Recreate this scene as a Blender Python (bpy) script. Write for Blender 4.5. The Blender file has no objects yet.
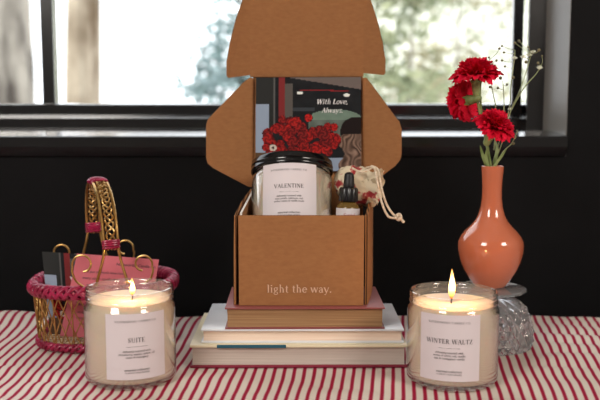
import bpy, bmesh, math, random
from mathutils import Vector, Matrix, noise
R = math.radians; PI = math.pi
random.seed(7)
sc = bpy.context.scene
C = sc.collection
TZ = 0.75            # height of the cloth
H = 0.28             # camera above the cloth
F = 833.0
P = R(6.2)
cP, sP = math.cos(P), math.sin(P)

def at(u, v, Y, z=False):
    """point of the room at depth Y seen at picture position u, v"""
    a = (u-300)/F; b = (v-200)/F
    t = Y/(cP - b*sP)
    return Vector((a*t, Y, TZ + H + t*(-sP - b*cP)))

# ------------------------------------------------------------------ materials
def s2l(c):
    c = c/255.0
    return c/12.92 if c <= .04045 else ((c+.055)/1.055)**2.4
def rgb(r, g, b): return (s2l(r), s2l(g), s2l(b), 1)
MATS = {}
def mat(name, col, rough=.5, metal=0, spec=.5, **kw):
    if name in MATS: return MATS[name]
    m = bpy.data.materials.new(name); m.use_nodes = True
    b = m.node_tree.nodes['Principled BSDF']
    b.inputs['Base Color'].default_value = col
    b.inputs['Roughness'].default_value = rough
    b.inputs['Metallic'].default_value = metal
    b.inputs['Specular IOR Level'].default_value = spec
    for k, v in kw.items():
        b.inputs[k.replace('_', ' ')].default_value = v
    MATS[name] = m
    return m
def nd(m, t, **kw):
    n = m.node_tree.nodes.new(t)
    for k, v in kw.items(): setattr(n, k, v)
    return n
def ln(m, a, b): m.node_tree.links.new(a, b)
def pb(m): return m.node_tree.nodes['Principled BSDF']
def noisy(m, c1, c2, scale, stretch=(1, 1, 1), lo=.35, hi=.65, detail=4, bump=0, bdist=.001):
    tc = nd(m, 'ShaderNodeTexCoord'); mp = nd(m, 'ShaderNodeMapping')
    mp.inputs['Scale'].default_value = stretch
    n = nd(m, 'ShaderNodeTexNoise'); n.inputs['Scale'].default_value = scale; n.inputs['Detail'].default_value = detail
    r = nd(m, 'ShaderNodeValToRGB')
    r.color_ramp.elements[0].position = lo; r.color_ramp.elements[0].color = c1
    r.color_ramp.elements[1].position = hi; r.color_ramp.elements[1].color = c2
    ln(m, tc.outputs['Object'], mp.inputs[0]); ln(m, mp.outputs[0], n.inputs['Vector'])
    ln(m, n.outputs['Fac'], r.inputs[0]); ln(m, r.outputs[0], pb(m).inputs['Base Color'])
    if bump:
        b = nd(m, 'ShaderNodeBump'); b.inputs['Strength'].default_value = bump; b.inputs['Distance'].default_value = bdist
        ln(m, n.outputs['Fac'], b.inputs['Height']); ln(m, b.outputs[0], pb(m).inputs['Normal'])
    return m

KRAFT = noisy(mat('kraft_board', rgb(176, 122, 76), .85, spec=.2), rgb(150, 103, 66), rgb(160, 112, 72), 140, (1, 1, 2.5), .3, .7, 5, .2, .0003)
KEDGE = mat('kraft_edge', rgb(120, 82, 52), .9, spec=.1)
def wave_edge(m):
    tc = nd(m, 'ShaderNodeTexCoord'); w = nd(m, 'ShaderNodeTexWave'); w.inputs['Scale'].default_value = 90
    r = nd(m, 'ShaderNodeValToRGB'); r.color_ramp.elements[0].color = rgb(70, 45, 28); r.color_ramp.elements[1].color = rgb(170, 120, 78)
    ln(m, tc.outputs['Object'], w.inputs['Vector']); ln(m, w.outputs['Fac'], r.inputs[0]); ln(m, r.outputs[0], pb(m).inputs['Base Color'])
wave_edge(KEDGE)
PAINT = mat('black_paint', rgb(18, 19, 22), .22, spec=.6, Coat_Weight=1.0, Coat_Roughness=.12)
WALLB = noisy(mat('black_wall', rgb(21, 21, 23), .7, spec=.15), rgb(12, 12, 14), rgb(16, 16, 18), 12, bump=.05)
WALLW = mat('pale_wall', rgb(190, 186, 180), .9)
FLOORM = noisy(mat('floor_wood', rgb(110, 80, 55), .5), rgb(85, 58, 38), rgb(128, 94, 62), 6, (1, 12, 1))
WAX = mat('cream_wax', rgb(243, 226, 202), .45, Subsurface_Weight=.35, Subsurface_Radius=(.03, .018, .008), Subsurface_Scale=.6)
LABEL = mat('label_paper', rgb(226, 218, 222), .7)
INK = mat('grey_ink', rgb(96, 90, 94), .8)
INKD = mat('dark_ink', rgb(70, 64, 68), .8)
BLKGLOSS = mat('black_lid', rgb(14, 13, 14), .16, spec=.6)
GOLD = noisy(mat('gold_wire', rgb(205, 160, 80), .34, metal=.85), rgb(158, 118, 62), rgb(200, 162, 100), 80)
MAGENTA = noisy(mat('magenta_reed', rgb(150, 24, 66), .32), rgb(128, 14, 50), rgb(172, 36, 80), 60, bump=.3)
VASEM = mat('coral_glaze', rgb(202, 114, 82), .12, spec=.6, Coat_Weight=.6, Coat_Roughness=.04)
PINKC = mat('pink_card', rgb(206, 108, 120), .8)
WHITE = mat('white_ink', rgb(240, 238, 238), .7)
KINK = mat('pale_ink_on_kraft', rgb(222, 186, 160), .8)
CORD = noisy(mat('cotton_cord', rgb(226, 208, 182), .9), rgb(205, 180, 150), rgb(238, 226, 206), 400)
RED = noisy(mat('carnation_red', rgb(200, 8, 40), .7, spec=.2), rgb(205, 4, 40), rgb(236, 22, 62), 60)
GREEN = noisy(mat('stem_green', rgb(120, 140, 84), .5), rgb(98, 122, 64), rgb(150, 165, 108), 70)
DRYG = mat('dry_green', rgb(150, 158, 112), .6)
PETAL = mat('baby_breath_white', rgb(236, 238, 222), .7)
BUD = mat('bud_brown', rgb(128, 122, 92), .7)
SNOW = noisy(mat('snow', rgb(240, 243, 248), .8), rgb(225, 230, 240), rgb(250, 250, 250), 2)

def glassy(name, tint=(1, 1, 1, 1), rough=.02, boost=1.0, haze=0):
    m = bpy.data.materials.new(name); m.use_nodes = True; nt = m.node_tree; nt.nodes.clear()
    o = nd(m, 'ShaderNodeOutputMaterial'); mx = nd(m, 'ShaderNodeMixShader'); tr = nd(m, 'ShaderNodeBsdfTransparent')
    gl = nd(m, 'ShaderNodeBsdfGlossy'); fr = nd(m, 'ShaderNodeLayerWeight'); fr.inputs[0].default_value = .5
    pw = nd(m, 'ShaderNodeMath', operation='POWER'); pw.inputs[1].default_value = 2.6
    ad = nd(m, 'ShaderNodeMath', operation='ADD'); ad.inputs[1].default_value = .06; ml = nd(m, 'ShaderNodeMath', operation='MULTIPLY'); ml.inputs[1].default_value = .6
    ln(m, fr.outputs['Facing'], pw.inputs[0]); ln(m, pw.outputs[0], ml.inputs[0]); ln(m, ml.outputs[0], ad.inputs[0])
    tr.inputs[0].default_value = tint; gl.inputs['Roughness'].default_value = rough
    mu = nd(m, 'ShaderNodeMath', operation='MULTIPLY'); mu.inputs[1].default_value = boost; mu.use_clamp = True
    ln(m, ad.outputs[0], mu.inputs[0]); ln(m, mu.outputs[0], mx.inputs[0])
    if haze:
        df = nd(m, 'ShaderNodeBsdfTranslucent'); d2 = nd(m, 'ShaderNodeBsdfDiffuse'); a1 = nd(m, 'ShaderNodeMixShader'); a1.inputs[0].default_value = .5
        df.inputs[0].default_value = (.95, .93, .9, 1); d2.inputs[0].default_value = (.95, .93, .9, 1)
        hz_ = nd(m, 'ShaderNodeMixShader'); hz_.inputs[0].default_value = haze
        ln(m, df.outputs[0], a1.inputs[1]); ln(m, d2.outputs[0], a1.inputs[2]); ln(m, tr.outputs[0], hz_.inputs[1]); ln(m, a1.outputs[0], hz_.inputs[2]); ln(m, hz_.outputs[0], mx.inputs[1])
    else: ln(m, tr.outputs[0], mx.inputs[1])
    ln(m, gl.outputs[0], mx.inputs[2]); ln(m, mx.outputs[0], o.inputs[0])
    return m
JARGLASS = glassy('jar_glass', (.98, .98, .975, 1), .04, 1.7, .055)
PANE = glassy('window_glass', (.99, .99, .99, 1), .0, .6)
CRYSTAL = mat('cut_crystal', (.97, .98, 1, 1), .02, Transmission_Weight=.9, IOR=1.55)
AMBER = mat('amber_oil_glass', rgb(190, 150, 80), .05, Transmission_Weight=.7, IOR=1.4)

def flame_mat():
    m = bpy.data.materials.new('flame'); m.use_nodes = True; nt = m.node_tree; nt.nodes.clear()
    o = nd(m, 'ShaderNodeOutputMaterial'); e = nd(m, 'ShaderNodeEmission'); tc = nd(m, 'ShaderNodeTexCoord'); sx = nd(m, 'ShaderNodeSeparateXYZ')
    r = nd(m, 'ShaderNodeValToRGB'); s = nd(m, 'ShaderNodeValToRGB')
    ln(m, tc.outputs['Generated'], sx.inputs[0]); ln(m, sx.outputs[2], r.inputs[0]); ln(m, sx.outputs[2], s.inputs[0])
    els = r.color_ramp.elements
    els[0].position = 0; els[0].color = (.9, .18, .03, 1); els[1].position = 1; els[1].color = (1, .42, .08, 1)
    a = els.new(.22); a.color = (1, .42, .10, 1); a = els.new(.5); a.color = (1, .72, .30, 1)
    q = s.color_ramp.elements; q[0].position = 0; q[0].color = (.12, .12, .12, 1); q[1].position = 1; q[1].color = (.16, .16, .16, 1)
    a = q.new(.45); a.color = (1, 1, 1, 1)
    mu = nd(m, 'ShaderNodeMath', operation='MULTIPLY'); mu.inputs[1].default_value = 9
    ln(m, s.outputs[0], mu.inputs[0]); ln(m, mu.outputs[0], e.inputs['Strength']); ln(m, r.outputs[0], e.inputs['Color']); ln(m, e.outputs[0], o.inputs[0])
    return m
FLAME = flame_mat()

# ------------------------------------------------------------------ object helpers
def tag(o, label=None, cat=None, group=None, kind=None):
    if label: o['label'] = label
    if cat: o['category'] = cat
    if group: o['group'] = group
    if kind: o['kind'] = kind
    return o
def empty(name, loc=(0, 0, 0), rot=(0, 0, 0), label=None, cat=None, group=None):
    o = bpy.data.objects.new(name, None); C.objects.link(o); o.location = loc; o.rotation_euler = rot
    o.empty_display_size = .02
    return tag(o, label, cat, group)
def obj(name, bm, m, parent=None, smooth=True, ang=35, loc=None):
    me = bpy.data.meshes.new(name)
    bmesh.ops.recalc_face_normals(bm, faces=bm.faces)
    bm.to_mesh(me); bm.free()
    for mm in (m if isinstance(m, (list, tuple)) else [m]): me.materials.append(mm)
    if smooth:
        for p in me.polygons: p.use_smooth = True
        me.set_sharp_from_angle(angle=R(ang))
    o = bpy.data.objects.new(name, me); C.objects.link(o)
    if parent: o.parent = parent
    if loc is not None: o.location = loc
    return o
def struct(name, bm, m, parent=None, smooth=False):
    o = obj(name, bm, m, parent, smooth); o['kind'] = 'structure'; return o
def B(): return bmesh.new()
def box(bm, x0, x1, y0, y1, z0, z1, bev=0, M=None):
    vs = [bm.verts.new((x, y, z)) for x in (x0, x1) for y in (y0, y1) for z in (z0, z1)]
    fs = [(0, 1, 3, 2), (4, 6, 7, 5), (0, 4, 5, 1), (2, 3, 7, 6), (0, 2, 6, 4), (1, 5, 7, 3)]
    F_ = [bm.faces.new([vs[i] for i in f]) for f in fs]
    if bev:
        es = list({e for f in F_ for e in f.edges})
        r = bmesh.ops.bevel(bm, geom=es, offset=bev, segments=2, affect='EDGES', profile=.5)
        vs = list({v for f in r['faces'] for v in f.verts} | {v for v in vs if v.is_valid})
    if M is not None: bmesh.ops.transform(bm, matrix=M, verts=vs)
    return bm
def lathe(bm, prof, n=48, closed=False, M=None, rfun=None):
    rings = []
    for r, z in prof:
        if r <= 1e-6: rings.append([bm.verts.new((0, 0, z))])
        else:
            ring = []
            for k in range(n):
                a = 2*PI*k/n
                rr = r if rfun is None else rfun(r, z, a)
                ring.append(bm.verts.new((rr*math.cos(a), rr*math.sin(a), z)))
            rings.append(ring)
    prs = list(zip(rings, rings[1:]))
    if closed: prs.append((rings[-1], rings[0]))
    for a, b in prs:
        if len(a) == 1 and len(b) == 1: continue
        for k in range(n):
            k2 = (k+1) % n
            if len(a) == 1: bm.faces.new((a[0], b[k], b[k2]))
            elif len(b) == 1: bm.faces.new((a[k], a[k2], b[0]))
            else: bm.faces.new((a[k], a[k2], b[k2], b[k]))
    if M is not None: bmesh.ops.transform(bm, matrix=M, verts=[v for r_ in rings for v in r_])
    return bm
def tube(bm, pts, rad, n=8, closed=False, cap=True):
    pts = [Vector(p) for p in pts]; N = len(pts)
    rf = rad if callable(rad) else (lambda t: rad)
    prev = None; rings = []
    for i, p in enumerate(pts):
        if closed: t = pts[(i+1) % N]-pts[i-1]
        else: t = pts[min(i+1, N-1)]-pts[max(i-1, 0)]
        if t.length < 1e-9: t = Vector((0, 0, 1))
        t.normalize()
        if prev is None:
            a = Vector((0, 0, 1)) if abs(t.z) < .9 else Vector((1, 0, 0))
            u = t.cross(a).normalized()
        else:
            u = (prev - t*prev.dot(t))
            u = u.normalized() if u.length > 1e-6 else t.orthogonal().normalized()
        prev = u; w = t.cross(u); r = rf(i/max(1, N-1))
        rings.append([bm.verts.new(p + (u*math.cos(2*PI*k/n)+w*math.sin(2*PI*k/n))*r) for k in range(n)])
    prs = list(zip(rings, rings[1:]))
    if closed: prs.append((rings[-1], rings[0]))
    for a, b in prs:
        for k in range(n): bm.faces.new((a[k], a[(k+1) % n], b[(k+1) % n], b[k]))
    if cap and not closed:
        bm.faces.new(rings[0][::-1]); bm.faces.new(rings[-1])
    return bm
def smooth_path(pts, n=8):
    """Catmull-Rom through the points"""
    pts = [Vector(p) for p in pts]; out = []
    for i in range(len(pts)-1):
        p0 = pts[max(i-1, 0)]; p1 = pts[i]; p2 = pts[i+1]; p3 = pts[min(i+2, len(pts)-1)]
        for k in range(n):
            t = k/n
            out.append(.5*((2*p1)+(p2-p0)*t+(2*p0-5*p1+4*p2-p3)*t*t+(3*p1-p0-3*p2+p3)*t**3))
    out.append(pts[-1]); return out
def slab(bm, pts, th, sub=0):
    """board of outline pts (about flat), thickness th towards +normal; edge faces use material 1"""
    pts = [Vector(p) for p in pts]
    nrm = Vector((0, 0, 0))
    for i in range(len(pts)):
        nrm += pts[i].cross(pts[(i+1) % len(pts)])
    nrm.normalize()
    a = [bm.verts.new(p) for p in pts]; b = [bm.verts.new(p+nrm*th) for p in pts]
    bm.faces.new(a[::-1]); bm.faces.new(b)
    for i in range(len(pts)):
        j = (i+1) % len(pts)
        f = bm.faces.new((a[i], a[j], b[j], b[i])); f.material_index = 1
    return bm

# ------------------------------------------------------------------ lettering
T_, t_ = .15, .055
def stem(x, y0=0, y1=1, s0=1, s1=1, w=T_):
    o = [('L', [(x, y0), (x, y1)], w)]
    if s0: o.append(('S', x, y0+.02, .13))
    if s1: o.append(('S', x, y1-.02, .13))
    return o
def arc(cx, cy, rx, ry, a0, a1, w=T_): return [('A', cx, cy, rx, ry, a0, a1, w)]
def L(*p, w=t_): return [('L', list(p), w)]
G = {
 'V': (.8, L((.07, 1), (.4, 0), w=T_)+L((.73, 1), (.4, 0))+[('S', .08, .98, .13), ('S', .72, .98, .12)]),
 'A': (.8, L((.07, 0), (.4, 1))+L((.4, 1), (.72, 0), w=T_)+L((.19, .36), (.6, .36))+[('S', .08, .02, .12), ('S', .71, .02, .13)]),
 'L': (.64, stem(.17)+L((.17, .03), (.58, .03))+L((.57, 0), (.59, .25))),
 'E': (.68, stem(.17)+L((.17, .03), (.6, .03))+L((.17, .97), (.58, .97))+L((.17, .52), (.45, .52))+L((.6, 0), (.62, .25))+L((.57, 1), (.58, .78))+L((.45, .4), (.45, .64))),
 'N': (.86, L((.15, 0), (.15, 1))+L((.15, 1), (.7, 0), w=T_)+L((.7, 0), (.7, 1))+[('S', .13, .02, .11), ('S', .11, .98, .12), ('S', .7, .98, .11)]),
 'T': (.72, stem(.36, s1=0)+L((.04, .97), (.68, .97))+L((.05, 1), (.04, .76))+L((.67, 1), (.68, .76))),
 'I': (.36, stem(.18)),
 'U': (.84, stem(.17, .3, 1, 0, 1)+L((.68, .3), (.68, 1))+[('S', .68, .98, .11)]+arc(.425, .3, .255, .29, 180, 360, .1)),
 'S': (.6, arc(.3, .74, .2, .24, 20, 250, .11)+arc(.3, .26, .21, .25, -160, 75, .11)+L((.5, 1), (.5, .74))+L((.09, 0), (.09, .27))+L((.15, .66), (.45, .34), w=.16)),
 'W': (1.14, L((.07, 1), (.33, 0), w=T_)+L((.33, 0), (.57, 1))+L((.57, 1), (.83, 0), w=T_)+L((.83, 0), (1.07, 1))+[('S', .08, .98, .13), ('S', .57, .98, .13), ('S', 1.05, .98, .11)]),
 'R': (.78, stem(.17)+arc(.36, .75, .2, .23, -90, 90, .13)+L((.17, .98), (.37, .98))+L((.17, .52), (.37, .52))+L((.38, .52), (.68, 0), w=.13)+[('S', .7, .02, .1)]),
 'Z': (.7, L((.08, .97), (.62, .97))+L((.6, .97), (.1, .03), w=T_)+L((.08, .03), (.63, .03))+L((.08, 1), (.08, .78))+L((.63, 0), (.64, .24))),
 'O': (.88, arc(.44, .5, .35, .47, 0, 360, .14)),
 'C': (.8, arc(.45, .5, .36, .47, 42, 318, .13)+L((.72, .98), (.72, .72))),
 'D': (.86, stem(.17)+arc(.36, .5, .38, .47, -90, 90, .14)+L((.17, .97), (.37, .97))+L((.17, .03), (.37, .03))),
 'Y': (.78, L((.07, 1), (.38, .5), w=T_)+L((.7, 1), (.38, .5))+stem(.38, 0, .5, 1, 0)+[('S', .08, .98, .12), ('S', .7, .98, .11)]),
 'H': (.88, stem(.17)+stem(.7)+L((.17, .52), (.7, .52))),
 '.': (.26, [('L', [(.12, 0), (.12, .14)], .14)]),
 ',': (.26, [('L', [(.13, .12), (.06, -.16)], .1)]),
 ' ': (.34, []),
 'l': (.36, stem(.18, 0, 1.05, 1, 0, .12)+L((.05, 1.03), (.19, 1.03))),
 'i': (.36, stem(.18, 0, .68, 1, 0, .12)+L((.05, .66), (.19, .66))+[('L', [(.17, .86), (.17, 1.0)], .14)]),
 'h': (.74, stem(.18, 0, 1.05, 1, 0, .12)+L((.05, 1.03), (.19, 1.03))+arc(.36, .42, .18, .25, 0, 170, .1)+stem(.55, 0, .45, 1, 0, .12)),
 't': (.46, stem(.2, .08, .9, 0, 0, .12)+L((.04, .66), (.4, .66))+arc(.31, .11, .11, .1, 180, 320, .08)),
 'e': (.64, arc(.33, .34, .25, .33, 0, 320, .12)+L((.1, .37), (.58, .37))),
 'a': (.62, stem(.46, .06, .46, 0, 0, .12)+arc(.29, .45, .17, .22, 0, 165, .08)+arc(.28, .18, .19, .18, 60, 320, .1)+L((.46, .04), (.6, .03), w=.07)),
 'g': (.68, arc(.31, .46, .2, .21, 0, 360, .1)+arc(.32, -.08, .25, .17, 0, 360, .08)+L((.2, .25), (.14, .15), (.3, .09), w=.08)+L((.46, .6), (.62, .66), w=.07)),
 'w': (1.0, L((.07, .68), (.3, 0), w=.12)+L((.3, 0), (.5, .68))+L((.5, .68), (.72, 0), w=.12)+L((.72, 0), (.93, .68))+[('S', .08, .66, .12), ('S', .5, .66, .1), ('S', .92, .66, .1)]),
 'y': (.7, L((.07, .68), (.36, 0), w=.12)+L((.64, .68), (.36, 0), (.24, -.28), (.08, -.28))+[('S', .08, .66, .12), ('S', .62, .66, .1)]),
 'o': (.64, arc(.32, .34, .25, .33, 0, 360, .11)),
 'v': (.66, L((.07, .68), (.33, 0), w=.12)+L((.6, .68), (.33, 0))+[('S', .08, .66, .11), ('S', .58, .66, .1)]),
 's': (.52, arc(.26, .5, .15, .17, 20, 250, .09)+arc(.26, .17, .17, .17, -160, 75, .09)),
 'n': (.74, stem(.18, 0, .68, 1, 0, .12)+L((.05, .66), (.19, .66))+arc(.36, .42, .18, .25, 0, 170, .1)+stem(.55, 0, .45, 1, 0, .12)),
}
def stroke(polys, pts, ws):
    n = len(pts)
    for i in range(n-1):
        a = Vector(pts[i]); b = Vector(pts[i+1]); d = (b-a)
        if d.length < 1e-9: continue
        nrm = Vector((-d.y, d.x)).normalized()
        polys.append([a-nrm*ws[i]/2, b-nrm*ws[i+1]/2, b+nrm*ws[i+1]/2, a+nrm*ws[i]/2])
def serif_text(s, cap, italic=0, track=.06, bold=1.0):
    """list of 2D polygons centred on x = 0, cap height cap"""
    polys = []; x = 0
    for ch in s:
        w, st = G[ch]
        loc = []
        for q in st:
            if q[0] == 'L': stroke(loc, q[1], [q[2]*bold]*len(q[1]))
            elif q[0] == 'S': stroke(loc, [(q[1]-q[3], q[2]), (q[1]+q[3], q[2])], [.045]*2)
            else:
                _, cx, cy, rx, ry, a0, a1, w_ = q
                k = max(6, int(abs(a1-a0)/20)); pts = []; ws = []
                for i in range(k+1):
                    a = R(a0+(a1-a0)*i/k)
                    pts.append((cx+rx*math.cos(a), cy+ry*math.sin(a))); ws.append(bold*(.05+(w_-.05)*abs(math.cos(a))))
                stroke(loc, pts, ws)
        for p in loc: polys.append([Vector((v.x+x+italic*v.y, v.y)) for v in p])
        x += w+track
    return [[Vector(((v.x-x/2)*cap, v.y*cap)) for v in p] for p in polys], x*cap
_tcache = {}
def plain_text(s, size):
    """small print from the built-in font as 2D triangles, centred"""
    cu = bpy.data.curves.new('t', 'FONT'); cu.body = s; cu.size = size; cu.align_x = 'CENTER'; cu.resolution_u = 2; cu.offset = size*.004
    o = bpy.data.objects.new('t', cu); C.objects.link(o)
    dg = bpy.context.evaluated_depsgraph_get(); me = o.evaluated_get(dg).to_mesh()
    polys = [[Vector((me.vertices[i].co.x, me.vertices[i].co.y)) for i in p.vertices] for p in me.polygons]
    o.evaluated_get(dg).to_mesh_clear(); bpy.data.objects.remove(o); bpy.data.curves.remove(cu)
    return polys
def put(bm, polys, dx, dy, fn):
    for p in polys:
        vs = [bm.verts.new(fn(v.x+dx, v.y+dy)) for v in p]
        try: bm.faces.new(vs)
        except ValueError: pass

# ------------------------------------------------------------------ room shell
WY = 1.25
X0, X1, Y0 = -1.9, 1.5, -1.9
WXL, WXR = -1.15, .397
SZ = TZ + H - .0395
WT = 2.05
bm = B(); box(bm, X0, X1, Y0, WY+.15, -.1, 0); struct('floor', bm, FLOORM)
bm = B(); box(bm, X0, X1, Y0, WY+.15, 2.5, 2.6); struct('ceiling', bm, WALLW)
bm = B(); box(bm, X0-.1, X0, Y0, WY+.15, -.1, 2.6); struct('wall_left', bm, WALLW)
bm = B(); box(bm, X1, X1+.1, Y0, WY+.15, -.1, 2.6); struct('wall_right', bm, WALLW)
bm = B(); box(bm, X0-.1, X1+.1, Y0-.1, Y0, -.1, 2.6); struct('wall_front', bm, WALLW)
bm = B()
box(bm, X0, X1, WY, WY+.16, 0, SZ-.03)
box(bm, X0, X1, WY, WY+.16, WT, 2.5)
box(bm, X0, WXL, WY, WY+.16, SZ-.03, WT)
box(bm, WXR, X1, WY, WY+.16, SZ-.03, WT)
struct('wall_back', bm, WALLB)
# window: sill, stepped lower rail, stiles, mullion, panes
w1 = empty('window_1', (0, 0, 0)); w1['kind'] = 'structure'
def prism_x(bm, prof, x0, x1):
    a = [bm.verts.new((x0, y, z)) for y, z in prof]; b = [bm.verts.new((x1, y, z)) for y, z in prof]
    bm.faces.new(a); bm.faces.new(b[::-1])
    for i in range(len(prof)):
        j = (i+1) % len(prof); bm.faces.new((a[i], b[i], b[j], a[j]))
def zz(v, Y): return at(300, v, Y).z
def xx(u, Y): return at(u, 60, Y).x
bm = B()
prism_x(bm, [(WY-.012, zz(147, WY-.012)), (WY-.012, zz(137, WY-.012)), (WY-.010, zz(136, WY-.010)), (WY+.024, zz(131.3, WY+.024)), (WY+.027, zz(131.0, WY+.027)), (1.335, zz(127.5, 1.335)), (1.335, SZ-.03), (WY-.004, SZ-.03)], WXL, WXR)
struct('window_sill', bm, PAINT, w1)
bm = B()
prism_x(bm, [(1.332, SZ-.03), (1.332, zz(119.2, 1.332)), (1.333, zz(118.5, 1.333)), (1.355, zz(115, 1.355)), (1.372, zz(114, 1.372)), (1.372, zz(105, 1.372)), (1.376, zz(104, 1.376)), (1.39, zz(103, 1.39)), (1.42, zz(103, 1.39)), (1.42, SZ-.03)], WXL, WXR)
# jamb profile on the right (same steps turned upright)
def prism_z(bm, prof, z0, z1):
    a = [bm.verts.new((x, y, z0)) for x, y in prof]; b = [bm.verts.new((x, y, z1)) for x, y in prof]
    bm.faces.new(a[::-1]); bm.faces.new(b)
    for i in range(len(prof)):
        j = (i+1) % len(prof); bm.faces.new((a[i], a[j], b[j], b[i]))
prism_z(bm, [(WXR, 1.298), (xx(545, 1.298), 1.298), (xx(528.5, 1.298), 1.298), (xx(527.2, 1.303), 1.303), (xx(528, 1.42), 1.42), (WXR, 1.42)], SZ-.02, WT)
prism_z(bm, [(xx(522.4, 1.345), 1.345), (xx(513, 1.345), 1.345), (xx(512, 1.35), 1.35), (xx(511.6, 1.42), 1.42), (xx(522.4, 1.345), 1.42)], zz(116, 1.345), WT)
prism_z(bm, [(WXL, 1.352), (WXL+.03, 1.352), (WXL+.03, 1.376), (WXL+.05, 1.376), (WXL+.05, 1.42), (WXL, 1.42)], SZ-.02, WT)
box(bm, WXL, WXR, 1.352, 1.42, WT-.05, WT)
struct('window_frame', bm, PAINT, w1)
bm = B(); mx0 = at(41.5, 60, 1.386).x; mx1 = at(53.5, 60, 1.386).x
box(bm, mx0, mx1, 1.386, 1.410, zz(106, 1.372), WT-.04, .0015)
struct('window_mullion', bm, PAINT, w1)
for a, b in ((WXL+.04, mx0+.002), (mx1-.002, .385)):
    bm = B(); box(bm, a, b, 1.400, 1.404, zz(104, 1.4), WT-.045); struct('window_pane', bm, PANE, w1)
# glossy painted reveal on the right side of the opening
bm = B(); prism_z(bm, [(WXR+.001, WY-.003), (WXR, WY-.003), (xx(545, 1.298), 1.298), (WXR+.001, 1.298)], SZ-.03, WT)
REVEAL = mat('satin_reveal', rgb(120, 118, 114), .3, spec=.8)
struct('trim_1', bm, REVEAL)
bm = B(); box(bm, X0, X1, WY-.012, WY, 0, .1, .002); struct('baseboard_back', bm, PAINT)

# ------------------------------------------------------------------ outdoors
bm = B()
NG = 30
gv = [[bm.verts.new((-20+40*i/NG, 1.6+40*j/NG, -.5+.25*noise.noise(Vector((i*.3, j*.3, 0)))+ .03*j)) for j in range(NG+1)] for i in range(NG+1)]
for i in range(NG):
    for j in range(NG): bm.faces.new((gv[i][j], gv[i+1][j], gv[i+1][j+1], gv[i][j+1]))
o = obj('snowy_ground', bm, SNOW); o['kind'] = 'structure'
HILL = mat('wooded_slope', rgb(200, 200, 185), .9)
noisy(HILL, rgb(112, 114, 88), rgb(226, 226, 214), 4.5, (1, 1, 1), .40, .62, 6)
bm = B(); pts = []
for i in range(41):
    x = -3+26*i/40
    zt = 1.2+4.6*(1/(1+math.exp(-(x-1.2)*1.6)))+.5*noise.noise(Vector((x*.7, 0, 0)))
    pts.append([bm.verts.new((x, 22+j*1.0, -.5+(zt+.5)*j/8)) for j in range(9)])
for a, b in zip(pts, pts[1:]):
    for j in range(8): bm.faces.new((a[j], b[j], b[j+1], a[j+1]))
o = obj('wooded_hillside', bm, HILL); o['kind'] = 'structure'
BARK = noisy(mat('pale_bark', rgb(150, 138, 122), .9), rgb(62, 54, 46), rgb(160, 152, 138), 7, (1, 1, .35), .36, .6, 6, .8, .02)
BARK2 = noisy(mat('brown_bark', rgb(150, 130, 105), .9), rgb(100, 82, 60), rgb(186, 172, 150), 5, (1, 1, .4), .35, .6, 6, .8, .02)
def trunk(x, y, r, hgt, m, label, lean=0):
    t = empty('tree_trunk', (x, y, -.5), label=label, cat='tree')
    bm = B()
    def rf(r_, z, a): return r_*(1+.07*math.sin(9*a+z*2)+.08*noise.noise(Vector((math.cos(a)*2, math.sin(a)*2, z*1.3))))
    prof = [(r*(1+.5*math.exp(-k*.9))*(1-.03*k), hgt*k/14) for k in range(15)]
    lathe(bm, prof, 40, rfun=rf)
    for v in bm.verts: v.co.x += lean*v.co.z
    obj('trunk', bm, m, t)
    bm = B()
    for k in range(3):
        a = k*2.1+.5; z = hgt*(.55+.12*k); s = Vector((lean*z, 0, z))
        tube(bm, smooth_path([s, s+Vector((math.cos(a)*r*2, math.sin(a)*r*2, .4)), s+Vector((math.cos(a)*r*5, math.sin(a)*r*5, .7))]), lambda q: r*.3*(1-.7*q))
    obj('branch', bm, m, t)
trunk(-1.90, 5.0, .33, 5, BARK, 'thick grey bark tree trunk at the left edge beyond the window')
trunk(-1.60, 6.0, .135, 5, BARK2, 'slim brown tree trunk just right of the window mullion', .03)
LEAF = [noisy(mat('leaf_a', rgb(150, 160, 120), .8), rgb(92, 104, 72), rgb(160, 164, 128), 4), noisy(mat('leaf_b', rgb(130, 155, 150), .8), rgb(84, 108, 104), rgb(160, 176, 176), 4),
        noisy(mat('leaf_c', rgb(170, 165, 125), .8), rgb(114, 110, 78), rgb(180, 174, 142), 4)]
def conifer(x, y, w, z0, z1, m, n, label, seed):
    rnd = random.Random(seed)
    t = empty('evergreen_tree', (x, y, -.5), label=label, cat='tree')
    bm = B(); tube(bm, [(0, 0, 0), (0.12, 0, (z1+.5)*.6), (0, 0, z1+.6)], lambda q: .018*(1-.8*q)+.006)
    obj('trunk', bm, BARK, t)
    bm = B()
    for b in range(46):
        z = z0+.5+(z1-z0)*rnd.random(); a = rnd.random()*2*PI; L_ = w*(1.05-.5*(z-z0-.5)/(z1-z0))*rnd.uniform(.5, 1)
        d = Vector((math.cos(a), math.sin(a), -.25+rnd.random()*.3))
        p0 = Vector((0, 0, z))
        tube(bm, [p0, p0+d*L_*.5+Vector((0, 0, .04)), p0+d*L_], .012, 4)
        for k in range(n//46):
            q = p0+d*L_*rnd.uniform(.2, 1.05)+Vector([rnd.gauss(0, .09) for _ in range(3)])
            s = rnd.uniform(.03, .09)
            e1 = Vector([rnd.gauss(0, 1) for _ in range(3)]).normalized()*s; e2 = e1.orthogonal().normalized()*s*.5
            bm.faces.new([bm.verts.new(q+v) for v in (-e1, e2, e1, -e2)])
    obj('foliage', bm, m, t, smooth=False)
conifer(-.72, 9, .75, 0.6, 3.4, LEAF[1], 2000, 'blue green evergreen seen just left of the box lid', 3)
conifer(1.15, 9.5, 1.0, .4, 3.6, LEAF[0], 1700, 'olive green evergreen seen just right of the box lid', 4)
conifer(1.95, 11, 1.1, .4, 4, LEAF[2], 1700, 'yellowish evergreen seen behind the red carnations', 5)

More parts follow.
